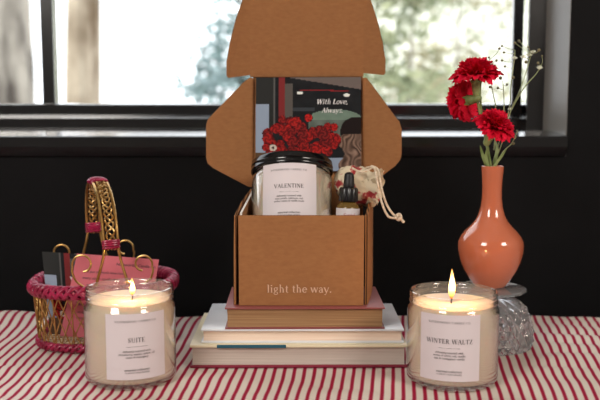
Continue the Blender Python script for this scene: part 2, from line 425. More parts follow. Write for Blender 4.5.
# ------------------------------------------------------------------ table and cloth
WOOD = noisy(mat('table_wood', rgb(90, 60, 40), .4), rgb(70, 44, 28), rgb(105, 70, 46), 8, (1, 10, 1))
TBX0, TBX1, TBY0, TBY1 = -.85, .85, .38, 1.108
tb = empty('dining_table', (0, .75, 0), label='dark wooden table hidden under the red striped cloth', cat='table')
bm = B(); box(bm, TBX0, TBX1, TBY0-.75, TBY1-.75, TZ-.035, TZ-.006, .003); obj('tabletop', bm, WOOD, tb)
for sx in (TBX0+.06, TBX1-.06):
    for sy in (TBY0-.69, TBY1-.81):
        bm = B(); box(bm, sx-.025, sx+.025, sy-.025, sy+.025, 0, TZ-.034, .004); obj('leg', bm, WOOD, tb)
def cloth_mat():
    m = mat('ticking_cloth', rgb(225, 215, 200), .9, spec=.15)
    uv = nd(m, 'ShaderNodeUVMap'); sx = nd(m, 'ShaderNodeSeparateXYZ'); fr = nd(m, 'ShaderNodeMath', operation='FRACT')
    ln(m, uv.outputs[0], sx.inputs[0]); ln(m, sx.outputs[0], fr.inputs[0])
    r = nd(m, 'ShaderNodeValToRGB'); e = r.color_ramp.elements
    cream = rgb(222, 212, 200); pink = rgb(200, 140, 146); red = rgb(158, 20, 56); cream2 = rgb(190, 110, 122)
    e[0].position = 0; e[0].color = cream; e[1].position = 1; e[1].color = cream
    for p, c in ((.26, cream), (.31, pink), (.35, cream2), (.39, red), (.61, red), (.65, cream2), (.69, pink), (.74, cream)):
        x = e.new(p); x.color = c
    ln(m, fr.outputs[0], r.inputs[0])
    n = nd(m, 'ShaderNodeTexNoise'); n.inputs['Scale'].default_value = 900
    mx = nd(m, 'ShaderNodeMix', data_type='RGBA', blend_type='MULTIPLY'); mx.inputs[0].default_value = .35
    ln(m, r.outputs[0], mx.inputs[6]); ln(m, n.outputs['Fac'], mx.inputs[7])
    mm = nd(m, 'ShaderNodeMix', data_type='RGBA', blend_type='MIX'); mm.inputs[0].default_value = .0
    ln(m, r.outputs[0], pb(m).inputs['Base Color'])
    b = nd(m, 'ShaderNodeBump'); b.inputs['Strength'].default_value = .25; b.inputs['Distance'].default_value = .0004
    ln(m, n.outputs['Fac'], b.inputs['Height']); ln(m, b.outputs[0], pb(m).inputs['Normal'])
    return m
CLOTH = cloth_mat()
def calm(x, y):
    """0 under the things that stand on the cloth, 1 away from them"""
    d = 1.0
    for cx, cy, rx, ry in ((-.178, .852, .05, .05), (.16, .847, .05, .05), (0, .95, .13, .085), (-.238, 1.0, .1, .085), (.2265, .978, .055, .055)):
        q = math.hypot((x-cx)/(rx), (y-cy)/(ry))
        d = min(d, max(0, min(1, (q-1)/.6)))
    return d
def cz(x, y):
    w = .0050*noise.noise(Vector((x*7+3, y*16, 0)))+.0018*noise.noise(Vector((x*22, y*30, 5)))+.0018*math.sin((y+.3*x)*75+3*noise.noise(Vector((x*5, y*5, 2))))
    hump = .010*math.exp(-((x+.395)/.07)**2-((y-1.09)/.05)**2)
    return TZ-.001+(abs(w)*.9+hump)*calm(x, y)
def stripe(x, y):
    # stripes fan out a little across the cloth
    c = x
    for _ in range(8):
        d = .09+(.37*c if c < 0 else .24*c)
        d = max(-.08, min(.2, d))
        c = x - d*(y-.88)
    c += .0026*noise.noise(Vector((x*7, y*9, 1)))+.0007*noise.noise(Vector((x*20, y*22, 4)))
    return c/.0107
bm = B(); uvl = bm.loops.layers.uv.new('UVMap')
xs = [TBX0-.004+(TBX1-TBX0+.008)*i/340 for i in range(341)]
ys = [TBY0-.004+(TBY1-TBY0+.008)*j/170 for j in range(171)]
rows = []
def edge_y(x): return .010*noise.noise(Vector((x*5, 0, 9)))
for x in xs:
    col = []
    for k in range(9, 0, -1):   # front fall
        col.append((bm.verts.new((x, TBY0-.006-.006*math.sin(x*30)*k/9-.004, TZ-.002-.20*k/9)), x, TBY0-.2*k/9))
    for y in ys:
        f = max(0, (y-.95)/.16); yy = y+edge_y(x)*f*f
        drop = .003*max(0, 1-abs(y-ys[-1])/.004)+.003*max(0, 1-abs(y-ys[0])/.004)
        col.append((bm.verts.new((x, yy, cz(x, y)-drop)), x, y))
    for k in range(1, 10):
        col.append((bm.verts.new((x, ys[-1]+edge_y(x)+.004+.006*math.sin(x*28)*k/9, cz(x, ys[-1])-.004-.18*k/9)), x, ys[-1]+.18*k/9))
    rows.append(col)
for a, b in zip(rows, rows[1:]):
    for j in range(len(a)-1):
        q = (a[j], b[j], b[j+1], a[j+1])
        f = bm.faces.new([v[0] for v in q])
        for lp, v in zip(f.loops, q): lp[uvl].uv = (stripe(v[1], v[2]), v[2])
# side falls
for row, sgn in ((rows[0], -1), (rows[-1], 1)):
    prev = [(v[0], v[1], v[2]) for v in row[9:9+len(ys)]]
    for k in range(1, 8):
        cur = [(bm.verts.new((v[0].co.x+sgn*(.002+.004*abs(math.sin(v[2]*25))*k/7), v[0].co.y, TZ-.003-.2*k/7)), v[1]+sgn*.02*k, v[2]) for v in row[9:9+len(ys)]]
        for j in range(len(cur)-1):
            q = (prev[j], cur[j], cur[j+1], prev[j+1])
            f = bm.faces.new([v[0] for v in q])
            for lp, v in zip(f.loops, q): lp[uvl].uv = (stripe(v[1], v[2]), v[2])
        prev = cur
o = obj('tablecloth', bm, CLOTH, ang=180)
tag(o, 'cream cotton tablecloth with thin red ticking stripes', 'tablecloth')

# ------------------------------------------------------------------ candles
RJ = .047
SMALL = {'SUITE': ['delicately scented with', 'strawberry, apples, amber, oil', 'cedar & mahogany'],
         'WINTER WALTZ': ['delicately scented with', 'notes of white oak, vanilla', 'oak & madagascar vanilla'],
         'VALENTINE': ['delicately scented with', 'rose petals, oakmoss, oak', 'amber notes & vanilla musk']}
def jar_label(parent, title, phi, x0z=(.012, .079), wid=.062):
    """paper label wrapped on the jar; phi = its centre angle from the front"""
    r = RJ+.0004
    def fn(x, z, rr=r): a = -PI/2+phi+x/RJ; return Vector((rr*math.cos(a), rr*math.sin(a), z))
    bm = B(); n = 20; z0, z1 = x0z
    g = [[bm.verts.new(fn(-wid/2+wid*i/n, z)) for z in (z0, z1)] for i in range(n+1)]
    for a, b in zip(g, g[1:]): bm.faces.new((a[0], b[0], b[1], a[1]))
    lab = obj('paper_label', bm, LABEL, parent); lab['label'] = 'off white paper label'
    fr = lambda x, z: fn(x, z, r+.0003)
    zc = lambda f: z1-(z1-z0)*f
    bm = B()
    p, w = serif_text('NOTEWORTHY CANDLE CO.', .0021, track=.22); put(bm, p, 0, zc(.13), fr)
    p, w = serif_text(title, .0046, track=.1); put(bm, p, 0, zc(.43), fr)
    put(bm, [[Vector((-.0105, 0)), Vector((0, 0)), Vector((.0105, 0)), Vector((.0105, .0003)), Vector((0, .0003)), Vector((-.0105, .0003))]], 0, zc(.5), fr)
    for k, s in enumerate(SMALL[title]): put(bm, plain_text(s, .0030), 0, zc(.58+.045*k), fr)
    put(bm, plain_text('essential collection', .0033), 0, zc(.865), fr)
    put(bm, plain_text('16 OZ SOY WAX CANDLE', .0021), 0, zc(.905), fr)
    obj('lettering', bm, INKD, lab, smooth=False)
def jar_profile(h=.094):
    o = [(0, 0), (.040, 0), (.0445, .0012), (.0468, .0045), (RJ, .009), (RJ, h-.020), (.0465, h-.0165), (.0447, h-.0145), (.0440, h-.0125),
         (.0449, h-.0115), (.0456, h-.0100), (.0449, h-.0085), (.0440, h-.0075), (.0448, h-.0062), (.0452, h-.005), (.0449, h-.0038), (.0446, h-.003), (.0452, h-.0015), (.0447, h), (.0436, h+.0003)]
    i = [(.0425, h-.0006), (.0418, h-.003), (.0418, h-.0145), (.0440, h-.019), (.0458, h-.0225), (.0458, .010), (.0445, .0058), (.040, .0042), (0, .0042)]
    return o+i
def candle(name, loc, title, phi, label, lit=True, rot=(0, 0, 0), flame_h=.026, wickx=(0, 0), h=.094):
    t = empty(name, loc, rot, label, 'candle')
    bm = B(); lathe(bm, jar_profile(h), 72); g = obj('glass_jar', bm, JARGLASS, t, ang=50)
    wt = h-.0125
    bm = B()
    lathe(bm, [(0, .0044), (.0395, .0044), (.0438, .0060), (.0453, .0102), (.0453, h-.0228), (.0436, h-.0192), (.0416, h-.0145), (.0416, wt+.0003), (.0410, wt), (.038, wt-.0002), (.024, wt-.0010), (.010, wt-.0014), (0, wt-.0014)], 72)
    obj('wax', bm, WAX, t, ang=60)
    jar_label(t, title, phi, wid=.062 if lit else .0645)
    if lit:
        wx, wy = wickx
        bm = B(); tube(bm, smooth_path([(wx, wy, wt-.002), (wx+.0003, wy, wt+.004), (wx-.0008, wy, wt+.0085)], 5), .0009, 8)
        obj('wick', bm, mat('burnt_wick', rgb(40, 26, 20), .9), t)
        bm = B(); fh = flame_h; z0 = wt+.0035
        prof = [(0, 0), (.0012, .02), (.0022, .1), (.0029, .2), (.0032, .3), (.0031, .4), (.0026, .52), (.0019, .66), (.0012, .8), (.0005, .93), (0, 1)]
        lathe(bm, [(r_*(fh/.026)**.5, z0+z*fh) for r_, z in prof], 20)
        for v in bm.verts:
            v.co.x += wx+.0006*math.sin((v.co.z-z0)/fh*3); v.co.y += wy
        f = obj('flame', bm, FLAME, t); f['label'] = 'bright yellow flame'
        la = bpy.data.lights.new('flame_light', 'POINT'); la.energy = .12*(fh/.026); la.color = (1, .48, .17); la.shadow_soft_size = .004
        lo = bpy.data.objects.new('flame_light', la); C.objects.link(lo); lo.parent = t; lo.location = (wx, wy-.006, z0+fh*.5)
    return t
candle('jar_candle', (-.1775, .852, TZ), 'SUITE', R(19), 'lit cream candle in a glass jar labelled SUITE, in front of the wicker basket', flame_h=.0185, wickx=(.003, -.002), h=.097)
candle('jar_candle', (.1587, .847, TZ), 'WINTER WALTZ', R(-14), 'lit cream candle in a glass jar labelled WINTER WALTZ, tall flame, right of the books', flame_h=.032, wickx=(-.002, 0))
tilt = R(21)
vt = at(292, 171.5, .976)
ax = Vector((0, math.sin(tilt), math.cos(tilt)))
vb = vt - ax*.083
vc = candle('jar_candle', vb, 'VALENTINE', R(-3.5), 'unlit cream candle labelled VALENTINE with black lid, standing inside the cardboard box', lit=False, rot=(-tilt, 0, 0), h=.0912)
bm = B()
lathe(bm, [(.0462, .080), (.0478, .0802), (.0482, .0812), (.0482, .083), (.0477, .0838), (.0477, .0865), (.0482, .0873), (.0477, .0885), (.0474, .0925), (.0462, .0938), (.044, .0935), (.0435, .0928), (0, .0928), (0, .0918), (.0455, .0918)], 72, closed=True)
o = obj('lid', bm, BLKGLOSS, vc, ang=50); o['label'] = 'glossy black screw lid'

# ------------------------------------------------------------------ books
def book(name, loc, rot, w, d, h, ct, covm, pagem, label, spine=None, over=.0025, extra=None):
    """w along x (spine length), d deep, spine at the back; pages face the camera"""
    t = empty(name, loc, (0, 0, rot), label, 'book', 'books stacked under the cardboard box')
    top, bot = (covm if isinstance(covm, tuple) else (covm, covm))
    bm = B(); box(bm, -w/2, w/2, 0, d, 0, ct, .0006); obj('back_cover', bm, bot, t)
    bm = B(); box(bm, -w/2, w/2, 0, d, h-ct, h, .0006); obj('front_cover', bm, top, t)
    bm = B(); box(bm, -w/2, w/2, d-ct, d+.0003, ct*.6, h-ct*.6, .0004); obj('spine', bm, spine or bot, t)
    bm = B(); x0, x1 = -w/2+over, w/2-over
    # page block with slightly hollow fore-edge
    n = 8; pr = [(over+.0018*math.sin(PI*k/n), ct+(h-2*ct)*k/n) for k in range(n+1)]+[(d-ct, h-ct), (d-ct, ct)]
    prism_x(bm, pr, x0, x1); obj('page_block', bm, pagem, t)
    return t
def pages(name, c1, c2):
    m = mat(name, c1, .85, spec=.2)
    return noisy(m, c1, c2, 8, (1, 1, 260), .35, .65, 3, .4, .0004)
PG1 = pages('grey_pages', rgb(186, 174, 164), rgb(206, 194, 184))
PG2 = pages('peach_pages', rgb(232, 206, 184), rgb(246, 228, 210))
PG3 = pages('tan_pages', rgb(140, 106, 74), rgb(176, 140, 102))
MAROON = mat('maroon_cover', rgb(136, 40, 62), .45)
CREAMC = mat('cream_cover', rgb(238, 228, 196), .35)
WHITEC = mat('white_gloss_cover', rgb(232, 236, 242), .22, spec=.6)
PURPLE = mat('purple_spine', rgb(128, 84, 124), .5)
BRICK = mat('dusty_maroon_cover', rgb(142, 76, 74), .45)
YA = .8827
p0 = at(190, 368, YA); p1 = at(407, 368, YA)
bk1 = book('book', ((p0.x+p1.x)/2, YA, TZ), R(0.3), p1.x-p0.x, .145, .0257, .003, (CREAMC, MAROON), PG1, 'large cream topped book at the bottom of the stack, teal strip on its edge', PURPLE)
bm = B(); a = at(217, 347, YA).x-bk1.location.x; b = at(286, 347, YA).x-bk1.location.x
box(bm, a, b, -.0006, .0002, .0224, .0260, .0001)
o = obj('jacket_strip', bm, mat('teal_paper', rgb(34, 92, 112), .5), bk1); o['label'] = 'dark teal strip'
YB = .889; zB = TZ+.0257
p0 = at(201, 345, YB); p1 = at(404, 345, YB)
bk2 = book('book', ((p0.x+p1.x)/2, YB, zB), R(0), p1.x-p0.x, .122, .0158, .0024, WHITEC, PG2, 'glossy white book with peach page edges, in the middle of the stack', PURPLE)
YC = .885; zC = zB+.0158
p0 = at(225, 325, YC+.004); p1 = at(385, 325, YC+.004)
bk3 = book('book', ((p0.x+p1.x)/2, YC+.004, zC), R(.5), p1.x-p0.x, .108, .0241, .002, BRICK, PG3, 'small dusty maroon book with tan pages, topmost of the stack under the box', BRICK)
zD = zC+.0241   # top of the stack

# ------------------------------------------------------------------ cardboard mailer box
bx = empty('cardboard_box', (0, .9, zD), label='open brown cardboard mailer box printed light the way, on the books', cat='box')
def W(v): return Vector(v)-Vector((0, .9, zD))
KM = [KRAFT, KEDGE]
FY = .897
fl = at(239, 306, FY).x; fr_ = at(363.5, 306, FY).x
ftop = at(300, 215.5, FY).z
BYK = 1.032
hl = at(253, 188, BYK).x; hr = at(363, 188, BYK).x; hz = at(300, 188, BYK).z
zf = zD+.0005
bm = B(); slab(bm, [W((fl, FY, zf)), W((fr_, FY, zf)), W((fr_, FY, ftop)), W((fl, FY, ftop))][::-1], .003)
obj('front_panel', bm, KM, bx, smooth=False)
bm = B()
p, w_ = serif_text('light the way.', .0072, track=.06, bold=1.3)
cx = (at(267, 290, FY).x+at(332, 290, FY).x)/2; czz = at(300, 292.5, FY).z; sc_ = (at(332, 290, FY).x-at(267, 290, FY).x)/w_
put(bm, [[v*sc_ for v in q] for q in p], 0, 0, lambda x, y: W((cx+x, FY-.0004, czz+y)))
o = obj('printed_text', bm, KINK, bx, smooth=False); o['label'] = 'pale printed words'
bm = B(); slab(bm, [W((fl, FY+.0032, zf)), W((fr_, FY+.0032, zf)), W((hr, BYK, zf)), W((hl, BYK, zf))], .003); obj('bottom_panel', bm, KM, bx, smooth=False)
bm = B(); slab(bm, [W((hl, BYK, zf)), W((hr, BYK, zf)), W((hr, BYK, hz)), W((hl, BYK, hz))][::-1], -.003); obj('back_panel', bm, KM, bx, smooth=False)
# side walls: two skins, the outer one bulging
def side(sx, xf, xb, bulge, name):
    bm = B(); n = 8; th = .003
    cols = []
    for i in range(n+1):
        t = i/n; y = FY+.004+(BYK-FY-.006)*t; x = xf+(xb-xf)*t
        zt = ftop-.001+(hz-ftop)*t
        col = []
        for k in range(5):
            q = k/4; z = zf+(zt-zf)*q
            xx = x+sx*bulge*math.sin(PI*min(1, .15+t*.75))*(1-.55*q*q)
            col.append((xx, y, z))
        cols.append(col)
    A = [[bm.verts.new(W(p)) for p in c] for c in cols]
    Bv = [[bm.verts.new(W((p[0]-sx*th, p[1], p[2]))) for p in c] for c in cols]
    for i in range(n):
        for k in range(4):
            bm.faces.new((A[i][k], A[i+1][k], A[i+1][k+1], A[i][k+1])); bm.faces.new((Bv[i][k], Bv[i][k+1], Bv[i+1][k+1], Bv[i+1][k]))
        f = bm.faces.new((A[i][4], A[i+1][4], Bv[i+1][4], Bv[i][4])); f.material_index = 1
        bm.faces.new((A[i][0], Bv[i][0], Bv[i+1][0], A[i+1][0]))
    for i in (0, n):
        for k in range(4):
            f = bm.faces.new((A[i][k], A[i][k+1], Bv[i][k+1], Bv[i][k])); f.material_index = 1
    obj(name, bm, KM, bx, ang=30)
side(-1, fl-.0035, hl-.002, .006, 'side_panel')
side(1, fr_+.0035, hr+.012, .003, 'side_panel')
# inner liner flaps, window light on their edges painted in as a pale colour
bm = B(); slab(bm, [W((fl+.0038, FY+.006, zf+.003)), W((hl+.003, BYK-.004, zf+.003)), W((hl+.003, BYK-.004, hz+.001)), W((fl+.0038, FY+.006, ftop+.002))], -.0025)
obj('liner_flap', bm, [KRAFT, mat('window_lit_edge', rgb(235, 230, 222), .8)], bx, smooth=False)
# raised insert that props the contents
bm = B(); box(bm, fl+.006, fr_-.006, FY+.006, BYK-.012, .0035, .036, .002, Matrix.Translation((0, -.9, 0))); obj('insert', bm, KRAFT, bx)
# lid and its flaps
LZ = at(300, 75.5, BYK).z
ll = at(253, 76, BYK).x; lr = at(363, 76, BYK).x
bm = B(); slab(bm, [W((hl, BYK, hz)), W((hr, BYK, hz)), W((lr, BYK+.003, LZ)), W((ll, BYK+.003, LZ))], -.003); 
lid = obj('lid', bm, KM, bx, smooth=False)
def flap(name, pts, par=lid, th=-.003):
    bm = B(); slab(bm, [W(at(*p)) for p in pts], th); return obj(name, bm, KM, par, smooth=False)
# lower side flaps
y1 = 1.020
flap('lid_side_flap', [(253.5, 187.5, BYK), (248, 186.5, 1.030), (213, 168, y1), (208, 163.5, 1.018), (206.3, 158, 1.0175), (206.3, 126, 1.0175), (208, 119.5, 1.018), (213, 114, y1), (244, 82, 1.029), (250, 77.5, BYK), (253.5, 78.5, BYK)][::-1])
flap('lid_side_flap', [(362.5, 78, BYK), (366, 77.5, BYK), (372, 85, 1.029), (395, 116.5, y1), (399.5, 122, 1.018), (401.3, 129, 1.0175), (401.3, 154, 1.0175), (400, 160, 1.018), (395, 166, y1), (369, 186, 1.030), (362.5, 187, BYK)][::-1])
# tuck flap leaning a little to the room, and its ears
yt = 1.015
bm = B(); slab(bm, [W(at(250, 77, BYK)), W(at(363.5, 76.5, BYK)), W(at(364, -8, yt)), W(at(249.5, -8, yt))], -.003)
tuck = obj('tuck_flap', bm, KM, lid, smooth=False)
def yy(v): return yt+(BYK-yt)*(v+8)/84.0
flap('tuck_ear', [(p[0], p[1], yy(p[1])-p[2]) for p in [(250.6, 75, 0), (228.5, 78, .008), (227, 76, .009), (227, 62, .009), (230.5, 42, .008), (236, 20, .006), (243, 0, .003), (246.5, -6, .001), (250.3, -8, 0)]][::-1], tuck)
flap('tuck_ear', [(p[0], p[1], yy(p[1])-p[2]) for p in [(363.1, -8, 0), (367.5, -6, .001), (372, 5, .003), (378, 24, .006), (382.5, 44, .008), (385, 60, .009), (385, 73.5, .009), (383.5, 75, .008), (362.8, 73, 0)]][::-1], tuck)

# ------------------------------------------------------------------ printed photo cards
def card_colors():
    rnd = random.Random(11)
    roses = []
    for _ in range(85):
        a = rnd.random()*2*PI; q = math.sqrt(rnd.random())
        roses.append((.45+.35*q*math.cos(a)-.04, .67+.22*q*math.sin(a), rnd.uniform(.035, .055), rnd.uniform(.75, 1.15)))
    roses += [(.5, .43, .04, 1.2), (.38, .46, .04, 1.1), (.74, .53, .04, 1.15), (.68, .52, .035, 1), (.25, .45, .04, .9), (.2, .55, .045, 1)]
    def col(u, v):
        n = noise.noise(Vector((u*14, v*14, 0)))
        c = (33+6*n, 35+6*n, 38+6*n)
        if u < .17: c = (44+8*n, 46+8*n, 45+8*n) if v > .28 else (48, 50, 50)
        if .0 < u < .125 and .28 < v < .8: c = (150, 166, 188)
        if v < .13*(u-.3)/.7+.0 and u > .3: c = (112, 102, 98)
        if .165 < u < .185 and v < .5: c = (92, 92, 92)
        if .215 < u < .275 and v < .6: c = (128, 48, 50)
        if .275 < u < .35 and .07 < v < .6: c = (92, 88, 84)
        if .35 < u < .97 and abs(v-.135-.02*(u-.4)) < .005 and .42 < u < .88: c = (140, 40, 45)
        if .35 < u < .56 and .32 < v < .36: c = (60, 66, 72)
        for lx, ly in ((.42, .165), (.865, .19)):
            if ((u-lx)/.03)**2+((v-ly)/.017)**2 < 1: c = (235, 240, 235)
        if ((u-.75)/.26)**2+((v-.45)/.11)**2 < 1: c = (116+10*n, 138+10*n, 124+10*n)
        if .5 < u < .88 and .45 < v < .62: c = (100+20*n, 112+20*n, 104+20*n)
        if .55 < u < .85 and v > .86: c = (150, 164, 186)
        if u < .3 and v > .8: c = (92, 70, 52)
        if ((u-.95)/.15)**2+((v-.58)/.16)**2 < 1: c = (34, 26, 26)
        if u > .81+.03*math.sin(v*25) and v > .6:
            s = math.sin(u*120+math.sin(v*17+u*9)*1.8+9*noise.noise(Vector((u*11, v*9, 2))))*(.6+.8*noise.noise(Vector((u*20, v*7, 8))))
            c = (112+46*s, 90+40*s, 78+36*s)
        for i, (x, y, r, k) in enumerate(roses):
            d = math.hypot(u-x, (v-y)*.9)
            if d < r:
                a = math.atan2(v-y, u-x); w = math.sin(a*3+d*150+i)
                if d > r*.92: c = (62, 18, 24)
                else: c = (k*(142+38*w), 22+14*(w > .5)+6*k, 28+12*(w > .5))
        d = math.hypot(u-.165, v-.75)
        if d < .035: c = (210, 200, 190) if d > .012 else (50, 30, 30)
        return c
    return col
CCOL = card_colors()
CARDM = mat('printed_card', (1, 1, 1, 1), .7, spec=.12)
_a = nd(CARDM, 'ShaderNodeVertexColor', layer_name='Col'); ln(CARDM, _a.outputs[0], pb(CARDM).inputs['Base Color'])
def photo_card(tl, tr, br, bl, label, flat=None):
    """card from its four corners in the room"""
    ctr = (tl+tr+br+bl)/4
    t = empty('photo_card', ctr, label=label, cat='card')
    bm = B(); cl = bm.loops.layers.color.new('Col'); nx, ny = 120, 106
    def pt(u, v): return (tl*(1-u)+tr*u)*(1-v)+(bl*(1-u)+br*u)*v-ctr
    nrm = (tr-tl).cross(bl-tl).normalized()
    if nrm.y > 0: nrm = -nrm
    g = [[bm.verts.new(pt(i/nx, j/ny)) for j in range(ny+1)] for i in range(nx+1)]
    for i in range(nx):
        for j in range(ny):
            f = bm.faces.new((g[i][j], g[i][j+1], g[i+1][j+1], g[i+1][j]))
            c = CCOL((i+.5)/nx, (j+.5)/ny); c = [max(0, min(255, x)) for x in c]
            for lp in f.loops: lp[cl] = (c[0]/255, c[1]/255, c[2]/255, 1)
    obj('picture', bm, CARDM, t, smooth=False)
    bm = B(); q = [p-ctr-nrm*.0004 for p in (tl, tr, br, bl)]; bm.faces.new([bm.verts.new(p) for p in q])
    obj('card_back', bm, LABEL, t, smooth=False)
    wd = (tr-tl).length
    ex = (tr-tl).normalized(); ey = (tl-bl).normalized()
    bm = B()
    for s, u, v in (('With Love,', .725, .285), ('Always.', .725, .375)):
        p, w_ = serif_text(s, .0062, italic=.22, track=.04, bold=1.35)
        k = (.30 if s[0] == 'W' else .205)*wd/w_
        base = pt(u, v)+nrm*.0006
        put(bm, [[a*k for a in q] for q in p], 0, 0, lambda x, y: base+ex*x+ey*y)
    obj('lettering', bm, WHITE, t, smooth=False)
    return t
YK = 1.0265
photo_card(at(256, 77.5, YK), at(361, 77, YK), at(361.5, 171, YK-.0005), at(255.5, 171, YK-.0005), 'photo card of red roses reading With Love, Always, propped in the box lid')
photo_card(at(42, 251.5, 1.012), at(141, 258, 1.018), at(138, 338, .978), at(50, 334, .974), 'photo card of red roses standing behind the pink card in the basket')

# ------------------------------------------------------------------ dropper bottle
db = at(346.5, 203, .937)
t = empty('dropper_bottle', (db.x, db.y, db.z-.063), (R(-4), R(2), 0), 'small dropper bottle with black rubber bulb, beside the candle in the box', 'bottle')
bm = B(); lathe(bm, [(0, 0), (.0118, 0), (.0132, .0015), (.0132, .056), (.0120, .0605), (.0082, .064), (.0078, .066), (0, .066)], 40)
obj('glass_bottle', bm, AMBER, t)
bm = B(); lathe(bm, [(0, .0645), (.0104, .0645), (.0107, .066), (.0105, .078), (.0095, .0800), (.006, .081), (0, .081)], 60, rfun=lambda r, z, a: r*(1+.03*math.cos(20*a)))
obj('cap', bm, mat('black_plastic', rgb(22, 21, 24), .3), t)
bm = B(); lathe(bm, [(0, .0808), (.0062, .0808), (.0066, .083), (.0060, .086), (.0058, .092), (.0052, .0955), (.003, .0975), (0, .098)], 32)
obj('rubber_bulb', bm, mat('black_rubber', rgb(24, 22, 25), .45), t)
def fb(x, z, rr=.01345): a = -PI/2+x/.0132; return Vector((rr*math.cos(a), rr*math.sin(a), z))
bm = B(); n = 24
g = [[bm.verts.new(fb(-.034+.068*i/n, z)) for z in (.012, .057)] for i in range(n+1)]
for a, b in zip(g, g[1:]): bm.faces.new((a[0], b[0], b[1], a[1]))
lab = obj('paper_label', bm, LABEL, t)
bm = B()
p, w_ = serif_text('Santal', .0042, italic=.35, track=-.03)
put(bm, p, 0, .0475, lambda x, z: fb(x*.95, z, .0137))
obj('lettering', bm, mat('red_ink', rgb(176, 60, 74), .7), lab, smooth=False)

# ------------------------------------------------------------------ muslin pouch
POUCH = mat('floral_muslin', rgb(226, 212, 184), .9)
tc = nd(POUCH, 'ShaderNodeTexCoord'); vo = nd(POUCH, 'ShaderNodeTexNoise'); vo.inputs['Scale'].default_value = 62; vo.inputs['Detail'].default_value = 3
r = nd(POUCH, 'ShaderNodeValToRGB'); e = r.color_ramp.elements
e[0].position = .0; e[0].color = rgb(150, 40, 46); e[1].position = 1; e[1].color = rgb(226, 212, 184)
for p_, c_ in ((.36, rgb(158, 44, 50)), (.40, rgb(190, 100, 92)), (.43, rgb(226, 212, 184)), (.62, rgb(226, 212, 184)), (.65, rgb(176, 158, 128))):
    x = e.new(p_); x.color = c_
ln(POUCH, tc.outputs['Object'], vo.inputs['Vector']); ln(POUCH, vo.outputs['Fac'], r.inputs[0]); ln(POUCH, r.outputs[0], pb(POUCH).inputs['Base Color'])
pc = at(356.5, 186.5, .974)
po = empty('drawstring_pouch', pc, label='cream floral drawstring pouch slumped over the right edge of the box', cat='pouch')
bm = B()
bmesh.ops.create_icosphere(bm, subdivisions=5, radius=1)
M = Matrix.Rotation(R(8), 3, 'Y')
for v in bm.verts:
    p = v.co.copy()
    n1 = noise.noise(p*1.4+Vector((3, 0, 0))); n2 = noise.noise(p*3.3); n3 = abs(noise.noise(Vector((p.x*2, p.y*5, p.z*6))))
    k = max(0, (p.x-.2)/.8)
    q = Vector((p.x*.0285, p.y*.019, p.z*.0235))*(1+.14*n1+.10*n2-.10*n3)
    ang = math.atan2(p.z, p.y)
    q += Vector((0, q.y, q.z)).normalized()*.0018*math.sin(ang*13)*k if k > 0 else Vector((0, 0, 0))
    q.z -= .005*max(0, p.x)**2
    if p.x < -.2: q.z += .003
    v.co = M @ q
obj('bag', bm, POUCH, po, ang=80)
# ruffled mouth of the pouch
bm = B(); rings = []
c0 = at(375, 186, .962)-pc; d_ = Vector((.9, -.35, -.12)).normalized(); u_ = d_.cross(Vector((0, 0, 1))).normalized(); w__ = d_.cross(u_)
for k in range(7):
    q = k/6; rr = .0115+.0045*q*q
    rings.append([bm.verts.new(c0+d_*(-.010+.0165*q+.0012*math.sin(i*2*PI/40*6))+(u_*math.cos(2*PI*i/40)*.8+w__*math.sin(2*PI*i/40)*1.25)*rr*(1+.13*q*math.sin(i*2*PI/40*8))) for i in range(40)])
for a, b in zip(rings, rings[1:]):
    for i in range(40): bm.faces.new((a[i], a[(i+1) % 40], b[(i+1) % 40], b[i]))
obj('gathered_mouth', bm, POUCH, po, ang=80)
for pts in ([(371, 166, .952), (378, 170, .946), (381, 186, .944), (386, 203, .944), (393, 214, .945), (399, 218, .945)],
            [(366, 168, .952), (374, 168, .945), (377, 180, .942), (381, 200, .940), (388, 216, .941), (397, 218, .943)]):
    bm = B(); path = smooth_path([at(*p)-pc for p in pts], 10)
    tube(bm, path, lambda q: .00135, 8); obj('cord', bm, CORD, po)
bm = B()
kc = at(398.5, 217.5, .944)-pc
for k in range(2):
    pts = [kc+Vector((.0026*math.cos(a)*(1+.2*k), .0022*math.sin(a*2), .0030*math.sin(a)+.001*k)) for a in [2*PI*i/16 for i in range(16)]]
    tube(bm, pts, .0014, 8, closed=True)
tube(bm, smooth_path([kc, kc+Vector((.003, -.001, -.002)), kc+Vector((.006, 0, -.0055))], 5), lambda q: .0013+.0005*q, 8)
obj('knot', bm, CORD, po)
# gold clasp wire seen on the bag
bm = B(); tube(bm, smooth_path([at(352, 168, .950)-pc, at(362, 172, .948)-pc, at(372, 168, .948)-pc], 6), .0012, 8); obj('drawstring', bm, CORD, po)

# ------------------------------------------------------------------ crystal dish, vase
VX, VY = .2265, .978
t = empty('crystal_dish', (VX, VY, TZ), label='cut crystal footed dish turned upside down under the coral vase', cat='dish')
bm = B()
outer = []
for k in range(61):
    q = k/60; z = .0015+.0455*q
    outer.append((.0505+.0015*math.sin(PI*min(1, q*1.4))-.008*q**3, z))
dome = [(.0405, .0495), (.0350, .0535), (.0270, .0565), (.0190, .0580), (.0130, .0590), (.0115, .0605), (.0120, .0622), (.0200, .0640), (.0340, .0650), (.0410, .0655), (.0430, .0668), (.0425, .0685), (.0380, .0698), (0, .0700)]
inner = [(0, .048), (.022, .047), (.034, .042), (.042, .032), (.0455, .018), (.0475, .004), (.0485, 0), (.0500, 0)]
def cut(r, z, a):
    if r > .03 and z < .0555 and z > .0014:
        n_ = 26; zz_ = z/.0092
        d1 = abs(((a*n_/(2*PI)+zz_*.5) % 1)-.5)*2; d2 = abs(((a*n_/(2*PI)-zz_*.5) % 1)-.5)*2
        return r+.0044*(min(d1, d2)-.5)
    return r
